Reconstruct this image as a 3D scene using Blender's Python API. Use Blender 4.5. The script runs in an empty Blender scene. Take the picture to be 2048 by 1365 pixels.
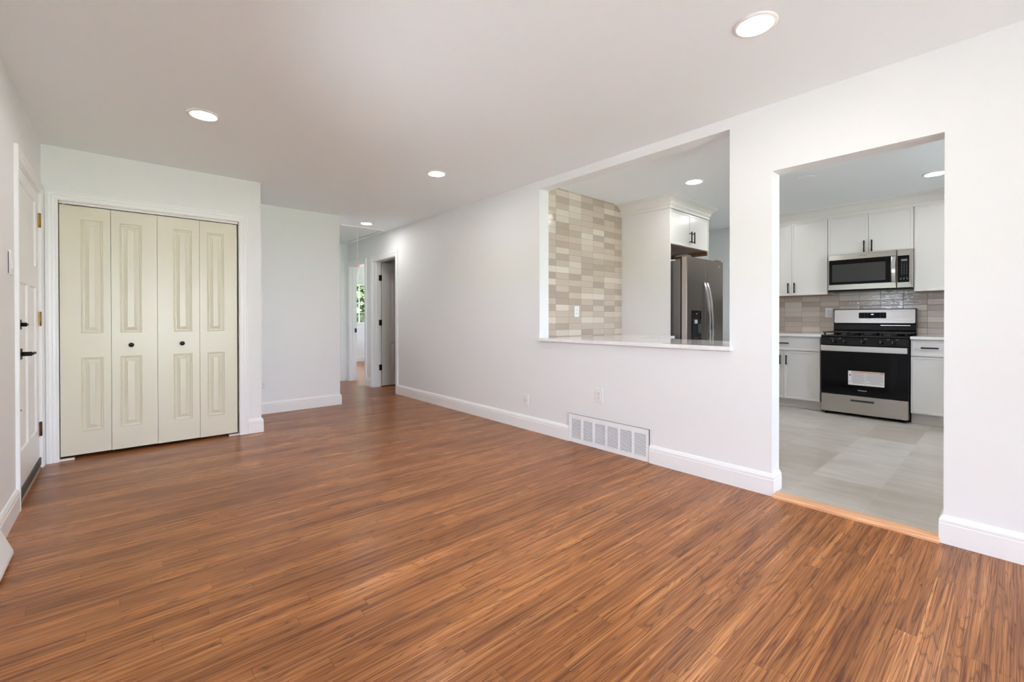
import bpy, bmesh, math, random
from mathutils import Vector, Matrix
S = bpy.context.scene
C = S.collection

# ------------------------------------------------------------------ camera
FPX, YAW, PITCH, ROLL, CY, CAMH = 887.58, math.radians(41.2505), math.radians(.2818), math.radians(.0783), 642.09, 1.1067
cam = bpy.data.cameras.new('camera'); camo = bpy.data.objects.new('camera', cam); C.objects.link(camo)
cam.sensor_width = 36; cam.lens = FPX * 36 / 2048; cam.shift_y = (CY - 682.5) / 2048
cam.clip_start = .02; cam.clip_end = 300
F = Vector((math.sin(YAW), math.cos(YAW), 0)); R = Vector((math.cos(YAW), -math.sin(YAW), 0)); Zv = Vector((0, 0, 1))
F2 = F * math.cos(PITCH) - Zv * math.sin(PITCH); U2 = Zv * math.cos(PITCH) + F * math.sin(PITCH)
Rv = R * math.cos(ROLL) - U2 * math.sin(ROLL); Uv = R * math.sin(ROLL) + U2 * math.cos(ROLL)
m = Matrix((Rv, Uv, -F2)).transposed().to_4x4(); m.translation = Vector((0, 0, CAMH))
camo.matrix_world = m
S.camera = camo

# ------------------------------------------------------------------ world, sun, daylight, exposure
W = bpy.data.worlds.new('world'); S.world = W; W.use_nodes = True
bgn = W.node_tree.nodes['Background']; bgn.inputs[0].default_value = (.83, .915, 1.11, 1); bgn.inputs[1].default_value = 8.0
sun = bpy.data.lights.new('sun', 'SUN'); sun.energy = 36; sun.angle = .01; sun.color = (1, .97, .98)
so = bpy.data.objects.new('sun', sun); C.objects.link(so); so.rotation_euler = (math.radians(-6), math.radians(33), 0)
RY = -3.2
def portal(name, loc, rot, sx, sy):
    l = bpy.data.lights.new(name, 'AREA'); l.shape = 'RECTANGLE'; l.size = sx; l.size_y = sy; l.cycles.is_portal = True
    o = bpy.data.objects.new(name, l); C.objects.link(o); o.location = loc; o.rotation_euler = rot
WIN1 = (1.25, 2.35, 1.0, 1.62)      # picture window in the left wall (y0, y1, z0, z1)
WIN2 = (-.30, 2.1, .05, 2.0)      # unseen window added behind the camera, sized for its daylight (x0, x1, z0, z1)
WIN3 = (4.3, 5.3, 1.1, 2.0)      # unseen window added to let daylight into the kitchen
WIN4 = (4.10, 4.95, .97, 2.04)     # window of the far bedroom
portal('daylight_left', (-.615, (WIN1[0]+WIN1[1])/2, (WIN1[2]+WIN1[3])/2), (0, math.radians(-90), 0), WIN1[3]-WIN1[2], WIN1[1]-WIN1[0])
portal('daylight_rear', ((WIN2[0]+WIN2[1])/2, RY-.17, (WIN2[2]+WIN2[3])/2), (math.radians(90), 0, 0), WIN2[1]-WIN2[0], WIN2[3]-WIN2[2])
portal('daylight_kitchen', ((WIN3[0]+WIN3[1])/2, -1.47, (WIN3[2]+WIN3[3])/2), (math.radians(90), 0, 0), WIN3[1]-WIN3[0], WIN3[3]-WIN3[2])
portal('daylight_bedroom_side', (6.72, 9.2, 1.5), (0, math.radians(90), 0), 1.3, 2.4)
portal('daylight_bedroom', ((WIN4[0]+WIN4[1])/2, 11.42, (WIN4[2]+WIN4[3])/2), (math.radians(-90), 0, 0), WIN4[1]-WIN4[0], WIN4[3]-WIN4[2])
LED = 50.0
S.view_settings.view_transform = 'Standard'; S.view_settings.look = 'None'
S.view_settings.exposure = 1.25; S.view_settings.gamma = 1; S.view_settings.use_curve_mapping = False
S.cycles.max_bounces = 14; S.cycles.diffuse_bounces = 8; S.cycles.glossy_bounces = 6; S.cycles.transparent_max_bounces = 12
S.cycles.sample_clamp_indirect = 6; S.cycles.caustics_reflective = False; S.cycles.caustics_refractive = False

# ------------------------------------------------------------------ materials
def lin(r, g, b):
    f = lambda c: (c/255/12.92) if c/255 <= .04045 else ((c/255+.055)/1.055)**2.4
    return (f(r), f(g), f(b), 1)
def newmat(name):
    M = bpy.data.materials.new(name); M.use_nodes = True
    nt = M.node_tree; b = nt.nodes['Principled BSDF']; return M, nt, b
def N(nt, t, **kw):
    n = nt.nodes.new(t)
    for k, v in kw.items():
        if k.startswith('i_'):
            key = k[2:]; n.inputs[int(key) if key.isdigit() else key].default_value = v
        else: setattr(n, k, v)
    return n
def L(nt, a, b): nt.links.new(a, b)
def mth(nt, op, a, b=None, c=None):
    n = nt.nodes.new('ShaderNodeMath'); n.operation = op
    for i, v in enumerate((a, b, c)):
        if v is None: continue
        if isinstance(v, (int, float)): n.inputs[i].default_value = v
        else: nt.links.new(v, n.inputs[i])
    return n.outputs[0]
def comb(nt, x, y, z):
    n = nt.nodes.new('ShaderNodeCombineXYZ')
    for i, v in enumerate((x, y, z)):
        if isinstance(v, (int, float)): n.inputs[i].default_value = v
        else: nt.links.new(v, n.inputs[i])
    return n.outputs[0]
def wpos(nt):
    g = nt.nodes.new('ShaderNodeNewGeometry'); s = nt.nodes.new('ShaderNodeSeparateXYZ'); nt.links.new(g.outputs['Position'], s.inputs[0])
    return g.outputs['Position'], s.outputs
def ramp(nt, fac, stops, interp='LINEAR'):
    r = nt.nodes.new('ShaderNodeValToRGB'); r.color_ramp.interpolation = interp
    e = r.color_ramp.elements
    while len(e) < len(stops): e.new(.5)
    for el, (p, c) in zip(e, stops): el.position = p; el.color = c
    if fac is not None: nt.links.new(fac, r.inputs[0])
    return r.outputs[0]
def mixc(nt, f, a, b, mode='MIX'):
    n = nt.nodes.new('ShaderNodeMix'); n.data_type = 'RGBA'; n.blend_type = mode
    for i, v in ((0, f), (6, a), (7, b)):
        if isinstance(v, (int, float, tuple)): n.inputs[i].default_value = v
        else: nt.links.new(v, n.inputs[i])
    return n.outputs[2]
def bump(nt, b, h, strength=.2, dist=.002):
    n = nt.nodes.new('ShaderNodeBump'); n.inputs['Strength'].default_value = strength; n.inputs['Distance'].default_value = dist
    nt.links.new(h, n.inputs['Height']); nt.links.new(n.outputs[0], b.inputs['Normal']); nt.links.new(n.outputs[0], b.inputs['Coat Normal'])
def plain(name, col, rough=.5, metal=0, nscale=0, nstr=.1, ndist=.0005, var=.0, coat=0, spec=.5):
    M, nt, b = newmat(name)
    b.inputs['Roughness'].default_value = rough; b.inputs['Metallic'].default_value = metal
    b.inputs['Coat Weight'].default_value = coat; b.inputs['Specular IOR Level'].default_value = spec
    P, s = wpos(nt)
    n = N(nt, 'ShaderNodeTexNoise'); n.inputs['Scale'].default_value = nscale or 6; n.inputs['Detail'].default_value = 3
    L(nt, P, n.inputs['Vector'])
    c2 = tuple(x*(1-var) for x in col[:3]) + (1,)
    L(nt, mixc(nt, n.outputs[0], col, c2), b.inputs['Base Color'])
    if nscale: bump(nt, b, n.outputs[0], nstr, ndist)
    return M
WALL = plain('wall_paint', (.855, .87, .88, 1), .55, nscale=260, nstr=.12, var=.02)
CEIL = plain('ceiling_paint', (.885, .93, .95, 1), .8, nscale=180, nstr=.15, var=.02)
TRIM = plain('trim_paint', (.90, .91, .915, 1), .32, nscale=60, nstr=.03, var=.01)
CAB = plain('cabinet_paint', (.80, .79, .775, 1), .30, nscale=40, nstr=.02, var=.01)
CROWN = plain('crown_paint', (.80, .79, .75, 1), .35, nscale=40, nstr=.02, var=.01)
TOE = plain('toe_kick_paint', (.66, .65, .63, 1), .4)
CREAM = plain('cream_door_paint', (.765, .735, .60, 1), .28, nscale=70, nstr=.05, var=.02)
GREYDOOR = plain('hall_door_paint', (.72, .70, .67, 1), .35)
BLACKM = plain('black_metal', (.008, .008, .008, 1), .5, spec=.25)
BRASS = plain('worn_brass', (.60, .36, .12, 1), .35, metal=1, nscale=120, var=.75)
RUST = plain('brown_hinge_metal', (.16, .06, .035, 1), .45, metal=.7, nscale=120, var=.6)
DARK = plain('dark_void', (.006, .006, .006, 1), .9)
BRONZE = plain('dark_bronze_rubber', (.05, .042, .036, 1), .5)
PLASTIC = plain('white_plastic', (.84, .84, .84, 1), .3)
SLOT = plain('slot_dark', (.05, .05, .05, 1), .6)
GLASSBLK = plain('black_glass', (.003, .003, .004, 1), .07, spec=.22)
ENAMEL = plain('black_enamel', (.006, .006, .007, 1), .2, spec=.3)
IRON = plain('cast_iron', (.012, .012, .012, 1), .55, nscale=300, nstr=.2)
GREYG = plain('microwave_screen_grey', (.045, .047, .047, 1), .15, spec=.3)
DISPG = plain('display_grey', (.16, .16, .17, 1), .3)
CHAR = plain('charcoal_plastic', (.04, .05, .052, 1), .3)
LGREY = plain('light_grey_plastic', (.5, .5, .5, 1), .4)
PAPER = plain('label_paper', (.85, .85, .85, 1), .5)
ORANGE = plain('label_orange', (.65, .13, .03, 1), .5)
REDP = plain('label_red', (.55, .04, .06, 1), .5)
INK = plain('label_ink', (.12, .12, .13, 1), .5)
LETTER = plain('silver_lettering', (.8, .78, .74, 1), .4)
DLETTER = plain('dark_lettering', (.16, .15, .15, 1), .4)
PINK = plain('pink_plastic', (.75, .25, .33, 1), .4)
CORD = plain('cord_white', (.78, .74, .68, 1), .7)
MAPLE = plain('raw_maple', (.42, .24, .12, 1), .5, nscale=20, var=.3)
WHITEV = plain('white_vinyl', (.84, .84, .84, 1), .35)
DRYER = plain('void_cloth', (.02, .02, .02, 1), .9)

def steel(name, col, rough, axis='z', streak=.12, bmp=.05):
    M, nt, b = newmat(name); b.inputs['Metallic'].default_value = 1
    P, s = wpos(nt)
    k = {'z': (300, 300, 3), 'y': (300, 3, 300)}[axis]
    v = comb(nt, mth(nt, 'MULTIPLY', s[0], k[0]), mth(nt, 'MULTIPLY', s[1], k[1]), mth(nt, 'MULTIPLY', s[2], k[2]))
    n = N(nt, 'ShaderNodeTexNoise'); n.inputs['Scale'].default_value = 1; n.inputs['Detail'].default_value = 2; L(nt, v, n.inputs['Vector'])
    L(nt, mixc(nt, n.outputs[0], tuple(x*(1+streak) for x in col)+(1,), tuple(x*(1-streak) for x in col)+(1,)), b.inputs['Base Color'])
    L(nt, mth(nt, 'MULTIPLY_ADD', n.outputs[0], .12, rough-.06), b.inputs['Roughness'])
    bump(nt, b, n.outputs[0], bmp, .0002)
    return M
STEEL = steel('brushed_stainless', (.50, .48, .45), .30, 'y', .06)
STEELH = steel('polished_stainless', (.72, .71, .70), .18, 'z', .05)
FSTEEL = plain('dark_stainless_refrigerator', (.26, .235, .215, 1), .30, metal=1, var=.04)
FSIDE = plain('refrigerator_side_grey', (.16, .145, .135, 1), .4, metal=.3)
FEDGE = steel('refrigerator_door_edge', (.55, .49, .46), .35, 'z', .05)

def emis(name, col, s):
    M, nt, b = newmat(name); b.inputs['Base Color'].default_value = (.8, .8, .8, 1)
    b.inputs['Emission Color'].default_value = col; b.inputs['Emission Strength'].default_value = s
    return M
LEDM = emis('led_diffuser', (1, .96, .93, 1), LED)
BLUE = emis('blue_digits', (.25, .42, 1, 1), 6)

def glass_mat():
    M = bpy.data.materials.new('window_glass'); M.use_nodes = True; nt = M.node_tree
    nt.nodes.remove(nt.nodes['Principled BSDF']); out = nt.nodes['Material Output']
    t = N(nt, 'ShaderNodeBsdfTransparent', i_0=(.97, .985, .98, 1)); g = N(nt, 'ShaderNodeBsdfGlossy'); g.inputs['Roughness'].default_value = .01
    fr = N(nt, 'ShaderNodeFresnel'); fr.inputs[0].default_value = 1.45
    mx = N(nt, 'ShaderNodeMixShader'); L(nt, fr.outputs[0], mx.inputs[0]); L(nt, t.outputs[0], mx.inputs[1]); L(nt, g.outputs[0], mx.inputs[2])
    L(nt, mx.outputs[0], out.inputs[0]); return M
GLASS = glass_mat()

def wood_floor():
    M, nt, b = newmat('oak_strip_floor')
    P, s = wpos(nt); x, y = s[0], s[1]
    j = mth(nt, 'FLOOR', mth(nt, 'DIVIDE', y, .057))
    wn = N(nt, 'ShaderNodeTexWhiteNoise', noise_dimensions='1D'); L(nt, j, wn.inputs['W'])
    xo = mth(nt, 'MULTIPLY_ADD', wn.outputs[0], 7.3, x)
    k = mth(nt, 'FLOOR', mth(nt, 'DIVIDE', xo, 1.05))
    w2 = N(nt, 'ShaderNodeTexWhiteNoise', noise_dimensions='2D'); L(nt, comb(nt, j, k, 0), w2.inputs['Vector'])
    h = w2.outputs[0]
    # wide cathedral figure, bending slowly along the board
    cv = comb(nt, mth(nt, 'MULTIPLY_ADD', h, 31, mth(nt, 'MULTIPLY', x, 1.0)), mth(nt, 'MULTIPLY', y, 18), mth(nt, 'MULTIPLY', h, 17))
    n1 = N(nt, 'ShaderNodeTexNoise'); n1.inputs['Scale'].default_value = 1; n1.inputs['Detail'].default_value = 2.5; n1.inputs['Distortion'].default_value = .5; L(nt, cv, n1.inputs['Vector'])
    rings = mth(nt, 'FRACT', mth(nt, 'MULTIPLY', n1.outputs[0], 11))
    tri = mth(nt, 'ABSOLUTE', mth(nt, 'MULTIPLY_ADD', rings, 2, -1))
    ringd = mth(nt, 'POWER', tri, 6)
    # fine dark pores
    pv = comb(nt, mth(nt, 'MULTIPLY_ADD', h, 11, mth(nt, 'MULTIPLY', x, 3.2)), mth(nt, 'MULTIPLY', y, 260), h)
    n2 = N(nt, 'ShaderNodeTexNoise'); n2.inputs['Scale'].default_value = 1; n2.inputs['Detail'].default_value = 3; L(nt, pv, n2.inputs['Vector'])
    pore = ramp(nt, n2.outputs[0], [(.38, (1, 1, 1, 1)), (.47, (0, 0, 0, 1))])
    # streaks between
    sv = comb(nt, mth(nt, 'MULTIPLY_ADD', h, 5, mth(nt, 'MULTIPLY', x, .8)), mth(nt, 'MULTIPLY', y, 60), h)
    n3 = N(nt, 'ShaderNodeTexNoise'); n3.inputs['Scale'].default_value = 1; n3.inputs['Detail'].default_value = 4; L(nt, sv, n3.inputs['Vector'])
    base = ramp(nt, n3.outputs[0], [(.25, lin(130, 80, 46)), (.42, lin(170, 110, 62)), (.58, lin(190, 128, 76)), (.78, lin(216, 156, 102))])
    fv = comb(nt, mth(nt, 'MULTIPLY_ADD', h, 3, mth(nt, 'MULTIPLY', x, 1.3)), mth(nt, 'MULTIPLY', y, 420), h)
    n5 = N(nt, 'ShaderNodeTexNoise'); n5.inputs['Scale'].default_value = 1; n5.inputs['Detail'].default_value = 1; L(nt, fv, n5.inputs['Vector'])
    fine = ramp(nt, n5.outputs[0], [(.40, (1, 1, 1, 1)), (.5, (0, 0, 0, 1))])
    tone = ramp(nt, h, [(0, (.86, .85, .85, 1)), (.5, (.95, .95, .95, 1)), (1, (1.07, 1.07, 1.07, 1))])
    c = mixc(nt, 1.0, base, tone, 'MULTIPLY')
    c = mixc(nt, mth(nt, 'MULTIPLY', ringd, .72), c, lin(82, 44, 28))
    c = mixc(nt, mth(nt, 'MULTIPLY', pore, .60), c, lin(84, 45, 29))
    c = mixc(nt, mth(nt, 'MULTIPLY', fine, .38), c, lin(92, 52, 34))
    # worn darker patches and rare knots
    n4 = N(nt, 'ShaderNodeTexNoise'); n4.inputs['Scale'].default_value = 1.0; n4.inputs['Detail'].default_value = 5
    L(nt, comb(nt, mth(nt, 'MULTIPLY', x, 1.1), mth(nt, 'MULTIPLY', y, 7.0), 4), n4.inputs['Vector'])
    worn = ramp(nt, n4.outputs[0], [(.42, (1.08, 1.06, 1.03, 1)), (.62, (.76, .70, .68, 1))])
    c = mixc(nt, 1.0, c, worn, 'MULTIPLY')
    kn = N(nt, 'ShaderNodeTexNoise'); kn.inputs['Scale'].default_value = 1; kn.inputs['Detail'].default_value = 2
    L(nt, comb(nt, mth(nt, 'MULTIPLY', x, 18), mth(nt, 'MULTIPLY', y, 60), mth(nt, 'MULTIPLY', h, 9)), kn.inputs['Vector'])
    c = mixc(nt, ramp(nt, kn.outputs[0], [(.72, (0, 0, 0, 1)), (.80, (.6, .6, .6, 1))]), c, lin(66, 44, 38))
    fy = mth(nt, 'FRACT', mth(nt, 'DIVIDE', y, .057)); fx = mth(nt, 'FRACT', mth(nt, 'DIVIDE', xo, 1.05))
    gy = mth(nt, 'LESS_THAN', fy, .018); gx = mth(nt, 'LESS_THAN', fx, .0012)
    gap = mth(nt, 'MAXIMUM', gy, gx)
    c = mixc(nt, mth(nt, 'MULTIPLY', gap, .75), c, lin(60, 34, 26))
    L(nt, c, b.inputs['Base Color'])
    rg = mth(nt, 'MULTIPLY_ADD', n4.outputs[0], .16, .21)
    L(nt, mth(nt, 'MULTIPLY_ADD', pore, .10, rg), b.inputs['Roughness'])
    hgt = mth(nt, 'SUBTRACT', mth(nt, 'MULTIPLY', pore, -.25), gap)
    bump(nt, b, hgt, .25, .0006)
    b.inputs['Specular IOR Level'].default_value = .3
    return M
FLOOR = wood_floor()

def tile_mat(name, ua, u0, uw, v0, vh, glossy):
    M, nt, b = newmat(name); P, s = wpos(nt)
    u = mth(nt, 'DIVIDE', mth(nt, 'SUBTRACT', s[ua], u0), uw); v = mth(nt, 'DIVIDE', mth(nt, 'SUBTRACT', s[2], v0), vh)
    iu, iv = mth(nt, 'FLOOR', u), mth(nt, 'FLOOR', v)
    w = N(nt, 'ShaderNodeTexWhiteNoise', noise_dimensions='2D'); L(nt, comb(nt, iu, iv, 0), w.inputs['Vector'])
    h = w.outputs[0]
    col = ramp(nt, h, [(0, lin(178, 164, 150)), (.25, lin(186, 172, 158)), (.32, lin(196, 182, 168)), (.62, lin(202, 189, 175)), (.78, lin(207, 196, 182)), (.88, lin(217, 208, 194)), (1, lin(222, 215, 203))], 'LINEAR')
    n = N(nt, 'ShaderNodeTexNoise'); n.inputs['Scale'].default_value = 1; n.inputs['Detail'].default_value = 4
    k = [8, 8, 60]; L(nt, comb(nt, mth(nt, 'MULTIPLY', s[0], k[0]), mth(nt, 'MULTIPLY', s[1], k[1]), mth(nt, 'MULTIPLY', s[2], k[2])), n.inputs['Vector'])
    col = mixc(nt, mth(nt, 'MULTIPLY', n.outputs[0], .22), col, lin(160, 145, 130))
    fu, fv = mth(nt, 'FRACT', u), mth(nt, 'FRACT', v)
    du = mth(nt, 'MULTIPLY', mth(nt, 'MINIMUM', fu, mth(nt, 'SUBTRACT', 1, fu)), uw)
    dv = mth(nt, 'MULTIPLY', mth(nt, 'MINIMUM', fv, mth(nt, 'SUBTRACT', 1, fv)), vh)
    d = mth(nt, 'MINIMUM', du, dv)
    g = mth(nt, 'LESS_THAN', d, .0010)
    col = mixc(nt, g, col, lin(128, 112, 98)); L(nt, col, b.inputs['Base Color'])
    L(nt, mth(nt, 'MULTIPLY_ADD', g, .6, .09), b.inputs['Roughness'])
    # hand-made glaze ripples, different on every tile
    wv = N(nt, 'ShaderNodeTexNoise'); wv.inputs['Scale'].default_value = 1; wv.inputs['Detail'].default_value = 1.5; wv.inputs['Distortion'].default_value = 1.6
    L(nt, comb(nt, mth(nt, 'MULTIPLY_ADD', h, 9, mth(nt, 'MULTIPLY', s[ua], 26)), mth(nt, 'MULTIPLY', s[2], 48), mth(nt, 'MULTIPLY', h, 40)), wv.inputs['Vector'])
    edge = mth(nt, 'MINIMUM', mth(nt, 'DIVIDE', d, .003), 1)
    hh = mth(nt, 'MULTIPLY_ADD', wv.outputs[0], .9, mth(nt, 'MULTIPLY', edge, .5))
    bump(nt, b, hh, min(glossy, 1), .0022 if glossy < .5 else .0018)
    b.inputs['Coat Weight'].default_value = 0 if glossy < .5 else .8; b.inputs['Coat Roughness'].default_value = .05
    b.inputs['Specular IOR Level'].default_value = .6
    return M
TILE_A = tile_mat('glazed_tile_side', 0, 3.313, .1995, .925, .0653, .35)
TILE_B = tile_mat('glazed_tile_range', 1, 0.664, .2018, .930, .0653, 1.0)

def vinyl():
    M, nt, b = newmat('kitchen_floor_tile'); P, s = wpos(nt)
    u = mth(nt, 'DIVIDE', mth(nt, 'SUBTRACT', s[0], 3.63), .737); v = mth(nt, 'DIVIDE', mth(nt, 'SUBTRACT', s[1], .575), .368)
    w = N(nt, 'ShaderNodeTexWhiteNoise', noise_dimensions='2D'); L(nt, comb(nt, mth(nt, 'FLOOR', u), mth(nt, 'FLOOR', v), 0), w.inputs['Vector'])
    h = w.outputs[0]
    col = ramp(nt, h, [(0, lin(192, 184, 172)), (.5, lin(204, 198, 188)), (1, lin(216, 211, 203))])
    n = N(nt, 'ShaderNodeTexNoise'); n.inputs['Scale'].default_value = 1; n.inputs['Detail'].default_value = 6; n.inputs['Roughness'].default_value = .65
    L(nt, comb(nt, mth(nt, 'MULTIPLY_ADD', h, 20, mth(nt, 'MULTIPLY', s[0], 22)), mth(nt, 'MULTIPLY', s[1], 2.6), h), n.inputs['Vector'])
    n2 = N(nt, 'ShaderNodeTexNoise'); n2.inputs['Scale'].default_value = 1; n2.inputs['Detail'].default_value = 3
    L(nt, comb(nt, mth(nt, 'MULTIPLY', s[0], 4), mth(nt, 'MULTIPLY_ADD', h, 9, mth(nt, 'MULTIPLY', s[1], 3)), h), n2.inputs['Vector'])
    col = mixc(nt, ramp(nt, n.outputs[0], [(.38, (0, 0, 0, 1)), (.75, (.42, .42, .42, 1))]), col, lin(150, 140, 126))
    col = mixc(nt, ramp(nt, n2.outputs[0], [(.5, (0, 0, 0, 1)), (.85, (.5, .5, .5, 1))]), col, lin(160, 148, 134))
    fu, fv = mth(nt, 'FRACT', u), mth(nt, 'FRACT', v)
    d = mth(nt, 'MINIMUM', mth(nt, 'MULTIPLY', mth(nt, 'MINIMUM', fu, mth(nt, 'SUBTRACT', 1, fu)), .737), mth(nt, 'MULTIPLY', mth(nt, 'MINIMUM', fv, mth(nt, 'SUBTRACT', 1, fv)), .368))
    g = mth(nt, 'LESS_THAN', d, .0012)
    col = mixc(nt, mth(nt, 'MULTIPLY', g, .5), col, lin(214, 210, 202)); L(nt, col, b.inputs['Base Color'])
    b.inputs['Roughness'].default_value = .33
    bump(nt, b, mth(nt, 'MULTIPLY_ADD', g, -1, mth(nt, 'MULTIPLY', n.outputs[0], .2)), .1, .0006)
    return M
VINYL = vinyl()

def oak(name, a, b_, axis=1):
    M, nt, b = newmat(name); P, s = wpos(nt); k = [180, 180, 180]; k[axis] = 5
    n = N(nt, 'ShaderNodeTexNoise'); n.inputs['Scale'].default_value = 1; n.inputs['Detail'].default_value = 4
    L(nt, comb(nt, *[mth(nt, 'MULTIPLY', s[i], k[i]) for i in range(3)]), n.inputs['Vector'])
    L(nt, ramp(nt, n.outputs[0], [(.3, a), (.7, b_)]), b.inputs['Base Color']); b.inputs['Roughness'].default_value = .4
    return M
OAK = oak('raw_oak', lin(196, 132, 88), lin(236, 190, 148))
def quartz():
    M, nt, b = newmat('white_quartz'); P, s = wpos(nt)
    n = N(nt, 'ShaderNodeTexNoise'); n.inputs['Scale'].default_value = 4; n.inputs['Detail'].default_value = 6; n.inputs['Distortion'].default_value = 1.5; L(nt, P, n.inputs['Vector'])
    L(nt, ramp(nt, n.outputs[0], [(.45, lin(241, 241, 241)), (.52, lin(236, 235, 234)), (.56, lin(241, 241, 241))]), b.inputs['Base Color'])
    b.inputs['Roughness'].default_value = .07; b.inputs['Specular IOR Level'].default_value = .7; return M
QUARTZ = quartz()
def grass_mat():
    M, nt, b = newmat('lawn'); P, s = wpos(nt)
    n = N(nt, 'ShaderNodeTexNoise'); n.inputs['Scale'].default_value = 3; n.inputs['Detail'].default_value = 8; L(nt, P, n.inputs['Vector'])
    L(nt, ramp(nt, n.outputs[0], [(.35, lin(66, 92, 44)), (.65, lin(124, 148, 78))]), b.inputs['Base Color']); b.inputs['Roughness'].default_value = .9; return M
GRASS = grass_mat()
def leaf_mat():
    M, nt, b = newmat('tree_leaves'); P, s = wpos(nt)
    n = N(nt, 'ShaderNodeTexNoise'); n.inputs['Scale'].default_value = 2.2; n.inputs['Detail'].default_value = 4; L(nt, P, n.inputs['Vector'])
    L(nt, ramp(nt, n.outputs[0], [(.35, lin(14, 26, 12)), (.5, lin(40, 62, 26)), (.7, lin(92, 108, 44))]), b.inputs['Base Color']); b.inputs['Roughness'].default_value = .6; return M
LEAF = leaf_mat()
CONCRETE = plain('pale_concrete', (.62, .60, .57, 1), .9, nscale=12, nstr=.2, var=.08)
BARK = plain('bark', lin(92, 74, 60), .9, nscale=20, nstr=.5, ndist=.01, var=.4)
SIDING = plain('pale_siding', (.74, .73, .70, 1), .6)
WHITEROOF = plain('white_ribbed_metal', (.80, .80, .80, 1), .4)

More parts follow.
